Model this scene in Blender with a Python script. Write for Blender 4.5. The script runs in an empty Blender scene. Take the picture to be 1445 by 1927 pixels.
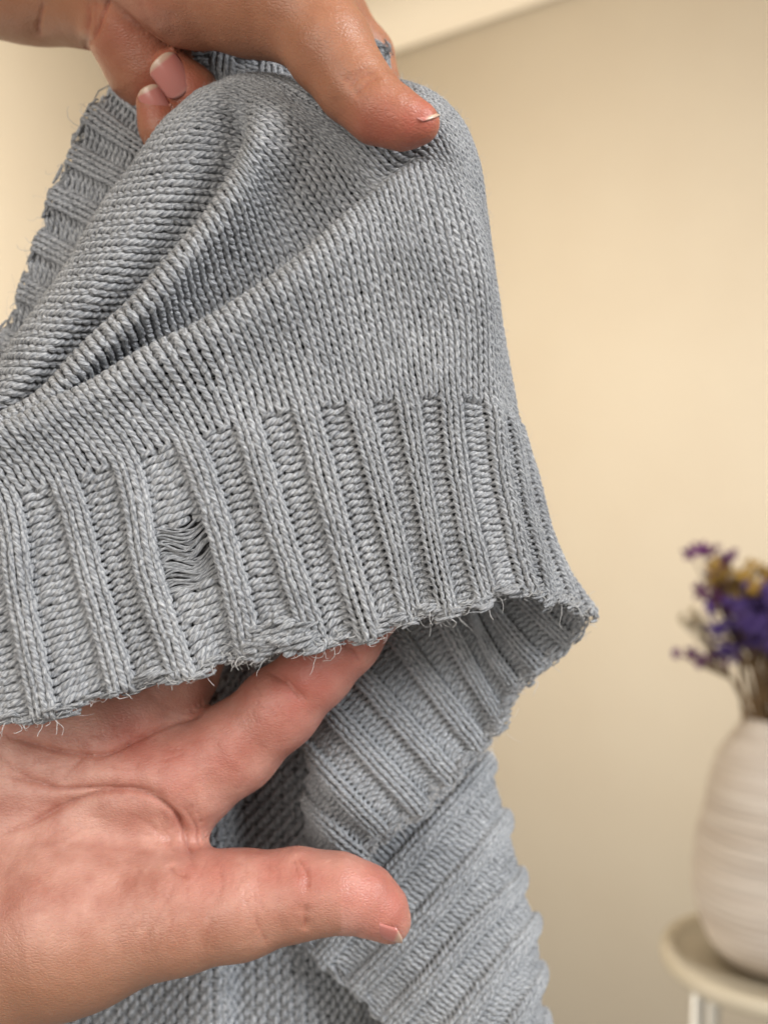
import bpy, math
import numpy as np
from mathutils import Vector

rng = np.random.default_rng(11)
scene = bpy.context.scene
COL = scene.collection

# ------------------------------------------------------------------ camera
F = 1873.5            # focal length in pixels of the 1445 x 1927 photograph
H = 1.20              # camera height
cam_data = bpy.data.cameras.new('camera')
cam_data.sensor_fit = 'VERTICAL'
cam_data.sensor_height = 36.0
cam_data.lens = 35.0
cam_data.clip_start = 0.01
cam_data.clip_end = 50.0
cam_data.dof.use_dof = True
cam_data.dof.focus_distance = 0.254
cam_data.dof.aperture_fstop = 8.5
cam = bpy.data.objects.new('camera', cam_data)
COL.objects.link(cam)
cam.location = (0, 0, H)
cam.rotation_euler = (math.radians(90), 0, 0)
scene.camera = cam

# ------------------------------------------------------------------ world and lamps
world = bpy.data.worlds.new('World')
scene.world = world
world.use_nodes = True
bgn = world.node_tree.nodes['Background']
bgn.inputs[0].default_value = (1.0, 0.93, 0.84, 1)
bgn.inputs[1].default_value = 0.34

def area(name, loc, target, size, power, color):
    l = bpy.data.lights.new(name, 'AREA')
    l.shape = 'RECTANGLE'
    l.size, l.size_y = size
    l.energy = power
    l.color = color
    o = bpy.data.objects.new(name, l)
    COL.objects.link(o)
    o.location = loc
    o.rotation_euler = (Vector(target) - Vector(loc)).to_track_quat('-Z', 'Y').to_euler()
    return o

area('window_light', (1.0, -0.42, 2.0), (0.0, 0.30, 1.2), (0.7, 0.7), 42.0, (0.97, 0.985, 1.0))
area('room_fill', (-0.50, -0.75, 1.38), (-0.05, 0.3, 1.15), (0.8, 0.8), 13.5, (1.0, 0.93, 0.84))  # added fill from front left, lifts the palm under the hem
area('wall_fill', (-0.30, 0.80, 1.93), (-0.72, 1.66, 1.58), (0.3, 0.3), 15.0, (1.0, 0.92, 0.80))  # added lamp above the view, brightens the left wall
area('low_wall_fill', (-0.85, 0.80, 0.50), (0.45, 1.65, 0.30), (0.5, 0.5), 9.0, (1.0, 0.93, 0.83))  # added low lamp out of view, brightens the lower right wall

scene.view_settings.view_transform = 'Standard'
scene.view_settings.look = 'None'
scene.view_settings.exposure = -0.30
scene.view_settings.gamma = 1.0
scene.view_settings.use_curve_mapping = False
scene.cycles.use_denoising = True
scene.cycles.max_bounces = 8

# ------------------------------------------------------------------ helpers
def W(a):
    """pixel of the photograph + distance in mm -> point in the room (m)"""
    a = np.asarray(a, float)
    d = a[..., 2] / 1000.0
    return np.stack([(a[..., 0] - 722.5) / F * d, d, H - (a[..., 1] - 963.5) / F * d], -1)

def to_px(p):
    return np.stack([p[..., 0] / p[..., 1] * F + 722.5, (H - p[..., 2]) / p[..., 1] * F + 963.5], -1)

def nrm(v):
    return v / np.maximum(np.linalg.norm(v, axis=-1, keepdims=True), 1e-12)

def smooth(x, a, b):
    t = np.clip((x - a) / (b - a), 0, 1)
    return t * t * (3 - 2 * t)

def add_mesh(name, V, Fc, mat, parent=None, uv=None, attrs=None, shade=True):
    V = np.asarray(V, np.float32).reshape(-1, 3)
    me = bpy.data.meshes.new(name)
    groups = Fc if isinstance(Fc, (list, tuple)) else [Fc]
    groups = [np.asarray(f, np.int32) for f in groups if len(f)]
    loops = np.concatenate([f.ravel() for f in groups])
    sizes = np.concatenate([np.full(len(f), f.shape[1], np.int32) for f in groups])
    starts = np.concatenate([[0], np.cumsum(sizes)[:-1]]).astype(np.int32)
    me.vertices.add(len(V)); me.vertices.foreach_set('co', V.ravel())
    me.loops.add(len(loops)); me.loops.foreach_set('vertex_index', loops)
    me.polygons.add(len(sizes)); me.polygons.foreach_set('loop_start', starts)
    if uv is not None:
        l = me.uv_layers.new(name='UVMap')
        l.data.foreach_set('uv', np.asarray(uv, np.float32)[loops].ravel())
    if attrs:
        for k, a in attrs.items():
            at = me.attributes.new(k, 'FLOAT', 'POINT')
            at.data.foreach_set('value', np.asarray(a, np.float32))
    me.update(calc_edges=True)
    me.validate()
    if shade:
        me.polygons.foreach_set('use_smooth', np.ones(len(sizes), bool))
    me.materials.append(mat)
    o = bpy.data.objects.new(name, me)
    COL.objects.link(o)
    if parent is not None:
        o.parent = parent
    return o

def empty(name, loc):
    o = bpy.data.objects.new(name, None)
    COL.objects.link(o)
    o.location = loc
    o.empty_display_size = 0.01
    return o

def attach(parent):
    """children of a moved Empty keep their world coordinates"""
    bpy.context.view_layer.update()
    for c in parent.children:
        c.matrix_parent_inverse = parent.matrix_world.inverted()

def tag(o, label=None, cat=None, group=None, kind=None):
    if label: o['label'] = label
    if cat: o['category'] = cat
    if group: o['group'] = group
    if kind: o['kind'] = kind
    return o

def tubes(pts, rad, ref, sides, closed_v=True, l0=None, flat=None, trim=False):
    """n polylines of m points -> tube mesh data; rad (n,m); ref (n,m,3) a rough normal"""
    T = nrm(np.gradient(pts, axis=1))
    if trim:
        pts, rad, ref, T = pts[:, 1:-1], rad[:, 1:-1], ref[:, 1:-1], T[:, 1:-1]
    n, m, _ = pts.shape
    S = nrm(np.cross(T, ref))
    Nn = np.cross(S, T)
    ang = np.linspace(0, 2 * np.pi, sides, endpoint=False)
    ca, sa = np.cos(ang), np.sin(ang)
    fl = 1.0 if flat is None else flat
    V = pts[:, :, None, :] + rad[:, :, None, None] * (ca[None, None, :, None] * S[:, :, None, :] + fl * sa[None, None, :, None] * Nn[:, :, None, :])
    seg = np.linalg.norm(np.diff(pts, axis=1), axis=2)
    L = np.concatenate([np.zeros((n, 1)), np.cumsum(seg, 1)], 1)
    if l0 is not None:
        L = L + l0[:, None]
    U = np.broadcast_to(L[:, :, None] * 1000.0, (n, m, sides))
    Vv = np.broadcast_to(ang[None, None, :] / (2 * np.pi), (n, m, sides))
    uv = np.stack([U, Vv], -1)
    idx = np.arange(n * m * sides).reshape(n, m, sides)
    a = idx[:, :-1, :]; b = idx[:, 1:, :]
    a2 = np.roll(a, -1, axis=2); b2 = np.roll(b, -1, axis=2)
    Q = np.stack([a, b, b2, a2], -1).reshape(-1, 4)
    return V.reshape(-1, 3), Q, uv.reshape(-1, 2)

# ------------------------------------------------------------------ materials
def new_mat(name):
    m = bpy.data.materials.new(name)
    m.use_nodes = True
    nt = m.node_tree
    b = nt.nodes['Principled BSDF']
    return m, nt, b

def N(nt, t, **kw):
    n = nt.nodes.new(t)
    for k, v in kw.items():
        setattr(n, k, v)
    return n

def ramp(nt, stops, fac):
    r = N(nt, 'ShaderNodeValToRGB')
    e = r.color_ramp.elements
    while len(e) < len(stops):
        e.new(0.5)
    for i, (p, c) in enumerate(stops):
        e[i].position = p
        e[i].color = (*c, 1)
    nt.links.new(fac, r.inputs[0])
    return r.outputs[0]

def math_n(nt, op, a, b=None):
    n = N(nt, 'ShaderNodeMath', operation=op)
    for i, x in enumerate((a, b)):
        if x is None: continue
        if isinstance(x, (int, float)): n.inputs[i].default_value = x
        else: nt.links.new(x, n.inputs[i])
    return n.outputs[0]

def yarn_material(name, dark, mid, light):
    m, nt, b = new_mat(name)
    uvn = N(nt, 'ShaderNodeUVMap', uv_map='UVMap')
    sep = N(nt, 'ShaderNodeSeparateXYZ')
    nt.links.new(uvn.outputs[0], sep.inputs[0])
    # helical plies: phase = 3 v + along / pitch
    ph = math_n(nt, 'ADD', math_n(nt, 'MULTIPLY', sep.outputs[1], 4.0), math_n(nt, 'MULTIPLY', sep.outputs[0], -0.62))
    ply = math_n(nt, 'SINE', math_n(nt, 'MULTIPLY', ph, 2 * math.pi))
    ph2 = math_n(nt, 'ADD', math_n(nt, 'MULTIPLY', sep.outputs[1], 12.0), math_n(nt, 'MULTIPLY', sep.outputs[0], -1.3))
    tc = N(nt, 'ShaderNodeTexCoord')
    nz = N(nt, 'ShaderNodeTexNoise')
    nz.inputs['Scale'].default_value = 900.0
    nz.inputs['Detail'].default_value = 3.0
    nt.links.new(tc.outputs['Object'], nz.inputs['Vector'])
    nf = nz.outputs[0]
    fib = math_n(nt, 'SINE', math_n(nt, 'MULTIPLY', math_n(nt, 'ADD', ph2, math_n(nt, 'MULTIPLY', nf, 1.6)), 2 * math.pi))
    hgt = math_n(nt, 'ADD', math_n(nt, 'MULTIPLY', ply, 0.6), math_n(nt, 'MULTIPLY', fib, 0.45))
    # heathered colour: fibre streaks + broad patches; ply height paints shade into the grooves
    big = N(nt, 'ShaderNodeTexNoise')
    big.inputs['Scale'].default_value = 60.0
    big.inputs['Detail'].default_value = 2.0
    nt.links.new(tc.outputs['Object'], big.inputs['Vector'])
    f = math_n(nt, 'ADD', math_n(nt, 'MULTIPLY', hgt, 0.22), math_n(nt, 'ADD', math_n(nt, 'MULTIPLY', nf, 0.75), math_n(nt, 'MULTIPLY', big.outputs[0], 0.30)))
    col = ramp(nt, [(0.22, dark), (0.52, mid), (0.85, light)], f)
    nt.links.new(col, b.inputs['Base Color'])
    b.inputs['Roughness'].default_value = 0.9
    b.inputs['Specular IOR Level'].default_value = 0.08
    b.inputs['Sheen Weight'].default_value = 0.3
    b.inputs['Sheen Roughness'].default_value = 0.5
    bump = N(nt, 'ShaderNodeBump')
    bump.inputs['Strength'].default_value = 0.8
    bump.inputs['Distance'].default_value = 0.0003
    nt.links.new(hgt, bump.inputs['Height'])
    nt.links.new(bump.outputs[0], b.inputs['Normal'])
    return m

YARN = yarn_material('grey_cotton_yarn', (0.12, 0.128, 0.144), (0.34, 0.354, 0.38), (0.62, 0.632, 0.652))
YARN_IN = yarn_material('blue_grey_cotton_yarn', (0.125, 0.137, 0.158), (0.345, 0.368, 0.40), (0.62, 0.64, 0.67))
m, nt, b = new_mat('gap_shade_sheet'); b.inputs['Roughness'].default_value = 1.0
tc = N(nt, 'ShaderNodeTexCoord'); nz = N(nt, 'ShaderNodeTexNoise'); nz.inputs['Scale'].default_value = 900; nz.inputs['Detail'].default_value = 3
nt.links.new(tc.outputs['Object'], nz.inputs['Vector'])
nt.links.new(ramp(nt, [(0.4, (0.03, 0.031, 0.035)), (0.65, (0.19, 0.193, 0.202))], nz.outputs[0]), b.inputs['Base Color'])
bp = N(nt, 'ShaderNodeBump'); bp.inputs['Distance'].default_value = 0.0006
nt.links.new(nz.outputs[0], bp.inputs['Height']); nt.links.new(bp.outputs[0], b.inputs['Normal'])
GAP_SHADE = m  # dark sheet colour that puts shade into the gaps between loops
m, nt, b = new_mat('loose_fibre'); b.inputs['Base Color'].default_value = (0.55, 0.55, 0.55, 1); b.inputs['Roughness'].default_value = 0.8
FIBRE = m

# ------------------------------------------------------------------ room behind
def plaster(name, c1, c2, sc=6.0):
    m, nt, b = new_mat(name)
    tc = N(nt, 'ShaderNodeTexCoord')
    nz = N(nt, 'ShaderNodeTexNoise'); nz.inputs['Scale'].default_value = sc; nz.inputs['Detail'].default_value = 4
    nt.links.new(tc.outputs['Object'], nz.inputs['Vector'])
    nt.links.new(ramp(nt, [(0.35, c1), (0.7, c2)], nz.outputs[0]), b.inputs['Base Color'])
    n2 = N(nt, 'ShaderNodeTexNoise'); n2.inputs['Scale'].default_value = 90; n2.inputs['Detail'].default_value = 5
    nt.links.new(tc.outputs['Object'], n2.inputs['Vector'])
    bp = N(nt, 'ShaderNodeBump'); bp.inputs['Strength'].default_value = 0.15; bp.inputs['Distance'].default_value = 0.004
    nt.links.new(n2.outputs[0], bp.inputs['Height']); nt.links.new(bp.outputs[0], b.inputs['Normal'])
    b.inputs['Roughness'].default_value = 0.85
    return m
WALL = plaster('cream_wall_paint', (0.74, 0.655, 0.525), (0.76, 0.68, 0.55))
CEIL = plaster('ceiling_paint', (0.70, 0.615, 0.485), (0.72, 0.635, 0.505))

def box(name, lo, hi, mat, parent=None):
    x0, y0, z0 = lo; x1, y1, z1 = hi
    V = [(x0,y0,z0),(x1,y0,z0),(x1,y1,z0),(x0,y1,z0),(x0,y0,z1),(x1,y0,z1),(x1,y1,z1),(x0,y1,z1)]
    Q = [(0,3,2,1),(4,5,6,7),(0,1,5,4),(1,2,6,5),(2,3,7,6),(3,0,4,7)]
    return add_mesh(name, V, np.array(Q), mat, parent, shade=False)

# room corner behind the cloth: a right-hand wall coming forward to the right, a left-hand wall coming forward to the left
CX, CY, CZ = -0.32, 2.20, 2.11
yaw = math.radians(-36)
def room(o):
    o.location = (CX, CY, 0.0); o.rotation_euler = (0, 0, yaw)
    return tag(o, kind='structure')
room(box('wall_right', (0.0, 0.0, 0.0), (3.0, 0.1, CZ + 0.08), WALL))
room(box('wall_left', (-0.1, -3.0, 0.0), (-0.003, 0.1, CZ + 0.08), WALL))
room(box('ceiling', (-0.1, -3.0, CZ + 0.083), (3.0, 0.1, CZ + 0.18), CEIL))
a_ = np.linspace(0, math.pi / 2, 9)
prof = [(0.0, CZ - 0.012), (-0.008, CZ - 0.010)] + [(-0.095 + 0.087 * math.cos(t), CZ - 0.006 + 0.087 * math.sin(t)) for t in a_] + [(-0.10, CZ + 0.081), (0.0, CZ + 0.081)]
n_ = len(prof)
Qc = []
for i in range(n_):
    j = (i + 1) % n_
    Qc.append((i, j, n_ + j, n_ + i))
room(add_mesh('cove_right', [(x, y - 0.002, z) for x in (0.1, 3.0) for y, z in prof], np.array(Qc), CEIL, None, shade=False))
room(add_mesh('cove_left', [(-y + 0.001, x, z) for x in (-3.0, -0.001) for y, z in prof], np.array(Qc), CEIL, None, shade=False))

# ------------------------------------------------------------------ knitted cloth
def spline_rows(C, sub):
    """C (K,R,3): every column a cubic through its R points -> (K, (R-1)*sub+1, 3)"""
    K, R, _ = C.shape
    ch = np.maximum(np.linalg.norm(np.diff(C, axis=1), axis=2), 1e-5) ** 0.75
    out = []
    sec = np.diff(C, axis=1) / ch[:, :, None]
    T = np.empty_like(C)
    w0, w1 = ch[:, 1:, None], ch[:, :-1, None]
    T[:, 1:-1] = (sec[:, :-1] * w0 + sec[:, 1:] * w1) / (w0 + w1)
    T[:, 0] = 1.5 * sec[:, 0] - 0.5 * T[:, 1]
    T[:, -1] = 1.5 * sec[:, -1] - 0.5 * T[:, -2]
    for i in range(R - 1):
        f = np.linspace(0, 1, sub, endpoint=False)[None, :, None]
        h = ch[:, i][:, None, None]
        p0, p1 = C[:, i][:, None], C[:, i + 1][:, None]
        t0, t1 = T[:, i][:, None] * h, T[:, i + 1][:, None] * h
        out.append((2*f**3 - 3*f**2 + 1) * p0 + (f**3 - 2*f**2 + f) * t0 + (-2*f**3 + 3*f**2) * p1 + (f**3 - f**2) * t1)
    out.append(C[:, -1:])
    return np.concatenate(out, 1)

def spline_cols(D, sub):
    K = len(D)
    T = np.empty_like(D)
    T[1:-1] = 0.5 * (D[2:] - D[:-2]); T[0] = D[1] - D[0]; T[-1] = D[-1] - D[-2]
    out = []
    for i in range(K - 1):
        f = np.linspace(0, 1, sub, endpoint=False)[:, None, None]
        out.append((2*f**3 - 3*f**2 + 1) * D[i] + (f**3 - 2*f**2 + f) * T[i] + (-2*f**3 + 3*f**2) * D[i+1] + (f**3 - f**2) * T[i+1])
    out.append(D[-1:])
    return np.concatenate(out, 0)

DU, DV = 0.25, 0.25

class Cloth:
    """a piece of knitting: wales run along the columns of the control net, rows are laid by arc length"""
    def __init__(self, cols, rowh, nrib=0, rib_to=None, period=4, seed=1):
        self.period = period
        sub = 14
        C = W(cols)
        D = spline_cols(spline_rows(C, sub), int(period / DU))
        # unevenness of hanging cloth
        arc = np.concatenate([np.zeros((len(D), 1)), np.cumsum(np.linalg.norm(np.diff(D, axis=1), axis=2), 1)], 1)
        if rib_to is not None:
            ar = arc[:, rib_to * sub][:, None]
            V = np.where(arc <= ar, arc / ar * nrib, nrib + (arc - ar) / rowh)
        else:
            V = arc / rowh
        self.vmax_u = V[:, -1]
        nv = int(V.max() / DV) + 1
        vs = np.arange(nv) * DV
        G = np.empty((len(D), nv, 3))
        for i in range(len(D)):
            for c in range(3):
                G[i, :, c] = np.interp(vs, V[i], D[i, :, c])
            # carry straight on past the end of the wale
            e = np.searchsorted(vs, V[i, -1])
            if e < nv and e > 3:
                t = (G[i, e - 1] - G[i, e - 3]) / 2
                G[i, e:] = G[i, e - 1] + t * np.arange(1, nv - e + 1)[:, None]
        self.G = G
        gu = np.gradient(G, axis=0); gv = np.gradient(G, axis=1)
        Nn = nrm(np.cross(gu, gv))
        self.Nn = Nn
        self.wid = np.linalg.norm(gu, axis=2) / DU
        self.nu = (len(D) - 1) * DU
        self.nv = (nv - 1) * DV
        self.nrib = nrib if rib_to is not None else None
        pad = np.pad(self.wid, ((8, 8), (0, 0)), mode='edge')
        cs_ = np.cumsum(np.pad(pad, ((1, 0), (0, 0))), 0)
        self.pw = (cs_[17:] - cs_[:-17]) / 17
        self.ribbed = False
        self.rng = np.random.default_rng(seed)

    def wave(self, edge_t, edge_n, body):
        nu, nv = self.G.shape[:2]
        u = (np.arange(nu) * DU)[:, None]; v = (np.arange(nv) * DV)[None, :]
        gv = nrm(np.gradient(self.G, axis=1))
        e = 1 - smooth(v, 0.0, 7.0)
        a = edge_t * (-0.45 * np.cos(2 * np.pi * u / 4) + 0.5 * np.sin(1.7 * u + 1) + 0.6 * np.sin(0.63 * u) + 0.35 * np.sin(3.1 * u + 2))
        b_ = edge_n * (np.sin(0.9 * u + 0.5) + 0.6 * np.sin(2.3 * u)) * e
        c_ = body * (np.sin(0.55 * u + 0.21 * v) * np.sin(0.17 * v - 0.3 * u + 1) + 0.5 * np.sin(1.1 * u - 0.4 * v + 2))
        self.G = self.G + gv * (a * e)[..., None] + self.Nn * (b_ + c_)[..., None]

    def at(self, u, v, arr=None):
        arr = self.G if arr is None else arr
        if self.ribbed:
            # ribs keep their width, the grooves take up the slack
            w_ = self.look(u, v, self.pw[:, :, None])[..., 0]
            q = np.clip(0.0034 / w_, 0.70, 1.12)
            if self.nrib is not None:
                q = 1 + (q - 1) * (1 - smooth(v, self.nrib - 1.0, self.nrib + 3.0))
            k = np.round(u / 4.0) * 4.0
            x = u - k
            ax_ = np.abs(x)
            u = k + np.sign(x) * np.where(ax_ < 1, ax_ * q, q + (ax_ - 1) * (2 - q))
        return self.look(u, v, arr)

    def look(self, u, v, arr):
        fu = np.clip(u / DU, 0, arr.shape[0] - 1.001); fv = np.clip(v / DV, -8, arr.shape[1] - 1.001)
        iu = fu.astype(int); iv = np.maximum(fv, 0).astype(int)
        a = (fu - iu)[..., None]; bb = (fv - iv)[..., None]
        return ((arr[iu, iv] * (1 - a) + arr[iu + 1, iv] * a) * (1 - bb) + (arr[iu, iv + 1] * (1 - a) + arr[iu + 1, iv + 1] * a) * bb)

    def flip(self):
        self.Nn = -self.Nn

    def rib(self):
        self.ribbed = True

def relief(cl, u, v, hgt, mode):
    """ribs stand proud, grooves sink"""
    if mode == 'plain':
        return np.zeros_like(u)
    r = np.clip(1.7 * np.cos(2 * np.pi * u / 4.0), -0.5, 1) * hgt
    if mode == 'hem':
        r = r * (1 - smooth(v, cl.nrib - 1.2, cl.nrib + 1.0))
    return r

YM = 15
def knit(cl, I, J, mode, hgt=0.0013, sides=6, skip=None, rscale=1.0, sloppy=1.0, purl=False, purl_tilt=0.13, purl_h=0.60):
    """yarn loops for stitches (I,J) -> tube data (one tube per stitch)"""
    r = cl.rng
    n = len(I)
    dt = 2 * np.pi / (YM - 1)
    t = np.linspace(-np.pi - dt, np.pi + dt, YM + 2)[None, :]
    I = I[:, None].astype(float); J = J[:, None].astype(float)
    def sgn(i):
        if mode == 'plain':
            s = np.ones_like(i)
        else:
            k = np.mod(i + 1, 4)
            s = np.where(k < 1.5, 1.0, -1.0)
            if mode == 'hem':
                s = np.where(J >= cl.nrib, 1.0, s)
        return -s if purl else s
    s0, sl, sr = sgn(I), sgn(I - 1), sgn(I + 1)
    wv = 0.5 * smooth(np.abs(t), 0.55 * np.pi, np.pi)
    s = (1 - wv) * s0 + wv * np.where(t < 0, sl, sr)
    win = np.cos(t / 2) ** 2
    j1 = r.normal(0, 0.05, (n, 1)) * sloppy; j2 = r.normal(0, 0.075, (n, 1)) * sloppy; j3 = 1 + r.normal(0, 0.06, (n, 1)) * sloppy
    pm = np.clip(0.5 - 0.5 * s, 0, 1)                    # 1 where the purl side shows
    A = 0.175 + 0.03 * pm
    u = I + 0.5 + t / (2 * np.pi) + A * np.sin(2 * t) + j1 * win
    hh = (0.88 - (0.88 - purl_h) * pm) * (j3 * win + (1 - win))
    ct = np.cos(t)
    v = J + 0.5 + hh * ((1 - pm) * ct + pm * np.tanh(1.9 * ct) / math.tanh(1.9)) + j2 * win
    if purl_tilt:
        v = v + pm * purl_tilt * np.sin(2 * t)
    wid = cl.at(I + 0.5, J + 0.5, cl.wid[:, :, None])[..., 0]
    R = np.clip(0.211 * wid, 0.00042, 0.00087) * rscale * (1 + (0.12 if mode != 'plain' else 0.10) * np.clip(-s0, 0, 1))
    z = s * (-0.86 * np.cos(2 * t)) * R + relief(cl, u, v, hgt, mode)
    z = z + r.normal(0, 0.00007, (n, 1)) * win
    Pp = cl.at(u, v); Nn = nrm(cl.at(u, v, cl.Nn))
    pts = Pp + Nn * z[..., None]
    rad = R * (1 + 0.08 * r.normal(0, 1, (n, 1)) * win) * (0.93 + 0.1 * np.abs(np.sin(t)))
    l0 = (I[:, 0] * 0.0071 + J[:, 0] * 0.0137)
    return tubes(pts, rad, Nn, sides, l0=l0, trim=True)

def visible_stitch(cl, I, J):
    ui = np.clip(((I + 0.5) / DU).astype(int), 0, len(cl.vmax_u) - 1)
    return J + 1.0 < cl.vmax_u[ui]

def backing(cl, name, parent, off, mat, mode='plain', hgt=0.0013, v0=0.3):  # added sheet behind the loops, darkens the gaps
    us = np.arange(0, cl.nu + 1e-6, 0.5); vs = np.arange(v0, cl.nv - 0.3, 0.75)
    U, Vv = np.meshgrid(us, vs, indexing='ij')
    P_ = cl.at(U, Vv); Nn = nrm(cl.at(U, Vv, cl.Nn))
    z = relief(cl, U, Vv, hgt, mode) - off
    P_ = P_ + Nn * z[..., None]
    ok = Vv < cl.at(U, Vv, np.repeat(cl.vmax_u[:, None, None], cl.G.shape[1], 1))[..., 0] - 0.2
    idx = np.arange(U.size).reshape(U.shape)
    Q = np.stack([idx[:-1, :-1], idx[1:, :-1], idx[1:, 1:], idx[:-1, 1:]], -1)
    Q = Q[ok[:-1, 1:] & ok[1:, 1:]].reshape(-1, 4)
    return add_mesh(name, P_, Q, mat, parent)

def knit_part(name, cl, istart, iend, J0, J1, parent, mat, mode, drop=None, **kw):
    I, J = np.meshgrid(np.arange(istart, iend), np.arange(J0, J1), indexing='ij')
    I, J = I.ravel(), J.ravel()
    k = visible_stitch(cl, I, J) & (I >= 0) & (I < cl.nu)
    if drop is not None:
        k &= ~drop(I, J)
    if not k.any():
        return None
    V, Q, uv = knit(cl, I[k], J[k], mode, **kw)
    return add_mesh(name, V, Q, mat, parent, uv=uv)

def curl(start, dirv, n, m, step, wander, r, pull=None):
    """n loose strands of m points"""
    p = np.empty((n, m, 3)); p[:, 0] = start
    d = nrm(dirv + r.normal(0, 0.5, (n, 3)))
    spin = r.normal(0, wander, (n, 3))
    for i in range(1, m):
        d = nrm(d + np.cross(spin, d) * 0.35 + r.normal(0, wander * 0.25, (n, 3)))
        if pull is not None: d = nrm(d + pull)
        p[:, i] = p[:, i - 1] + d * (step if np.isscalar(step) else step[:, None])
    return p

def fray(cl, name, parent, n_loop, n_hair, mat, vtop=0.0, u0=0.0, u1=None, heavy=None, big=1.0):
    """ragged cast-on edge: loose yarn loops along the edge and thin broken fibres"""
    r = cl.rng
    u1 = cl.nu if u1 is None else u1
    u = r.uniform(u0, u1, n_loop)
    v = vtop + r.normal(0.05, 0.30 if big == 1 else 0.9, n_loop)
    base = cl.at(u, v); Nn = nrm(cl.at(u, v, cl.Nn))
    down = nrm(cl.at(u, v) - cl.at(u, v + 1.0)); side = nrm(np.cross(Nn, down))
    ph = np.linspace(0, 1, 12)[None, :]
    w = r.uniform(0.0012, 0.0034, (n_loop, 1)); hgt = r.uniform(-0.0010, 0.0009, (n_loop, 1)); lift = r.uniform(0.0, 0.0013, (n_loop, 1))
    x = (ph - 0.5) * 2 * w + 0.0006 * np.sin(2 * np.pi * (ph * 1.5 + r.uniform(0, 1, (n_loop, 1))))
    y = hgt * np.sin(np.pi * ph) + r.normal(0, 0.0004, (n_loop, 1))
    zz = lift * np.sin(np.pi * ph) + r.normal(0.0003 if big == 1 else 0.0016, 0.0007, (n_loop, 1))
    pts = base[:, None] + side[:, None] * x[..., None] + down[:, None] * y[..., None] + Nn[:, None] * zz[..., None]
    rad = np.repeat(r.uniform(0.00022, 0.00062, (n_loop, 1)) * big, 12, 1) * (0.6 + 0.4 * np.sin(np.pi * ph))
    V1, Q1, uv1 = tubes(pts, rad, np.repeat(Nn[:, None], 12, 1), 6)
    add_mesh(name, V1, Q1, mat, parent, uv=uv1)['kind'] = 'stuff'
    if n_hair:
        u = r.uniform(u0, u1, n_hair)
        if heavy is not None:
            k = n_hair // 3
            u[:k] = np.clip(r.normal(heavy[0], heavy[1], k), u0, u1)
        v = vtop + r.normal(0.1, 0.3, n_hair)
        base = cl.at(u, v); Nn = nrm(cl.at(u, v, cl.Nn)); down = nrm(cl.at(u, v) - cl.at(u, v + 1.0))
        st = r.uniform(0.00015, 0.00075, n_hair) * r.uniform(0.4, 1.5, n_hair)
        p = curl(base + Nn * 0.0006, down * 1.1 + Nn * 0.5, n_hair, 10, st, 1.1, r)
        rd = np.repeat(r.uniform(0.00004, 0.00012, (n_hair, 1)), 10, 1) * np.linspace(1, 0.5, 10)[None]
        V2, Q2, uv2 = tubes(p, rd, np.repeat(Nn[:, None], 10, 1) + 0.01, 4)
        add_mesh('loose_fibres', V2, Q2, FIBRE, parent, uv=uv2)['kind'] = 'stuff'

def fuzz(cl, parent, n, mode, hgt=0.0013, v0=0.0, length=(0.0008, 0.0032), rad=(0.000016, 0.00004)):
    r = cl.rng
    u = r.uniform(0, cl.nu, n); v = r.uniform(v0, cl.nv, n)
    ui = np.clip((u / DU).astype(int), 0, len(cl.vmax_u) - 1)
    k = v < cl.vmax_u[ui] - 1
    u, v = u[k], v[k]; n = len(u)
    Nn = nrm(cl.at(u, v, cl.Nn))
    base = cl.at(u, v) + Nn * (relief(cl, u, v, hgt, mode) + 0.0009)[:, None]
    st = r.uniform(*length, n) / 4
    p = curl(base, Nn * 0.8, n, 5, st, 0.9, r)
    rd = np.repeat(r.uniform(*rad, (n, 1)), 5, 1) * np.linspace(1, 0.5, 5)[None]
    V, Q, uv = tubes(p, rd, np.roll(np.repeat(Nn[:, None], 5, 1), 1, 2) + 0.013, 3)
    add_mesh('surface_fuzz', V, Q, FIBRE, parent, uv=uv)['kind'] = 'stuff'

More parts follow.
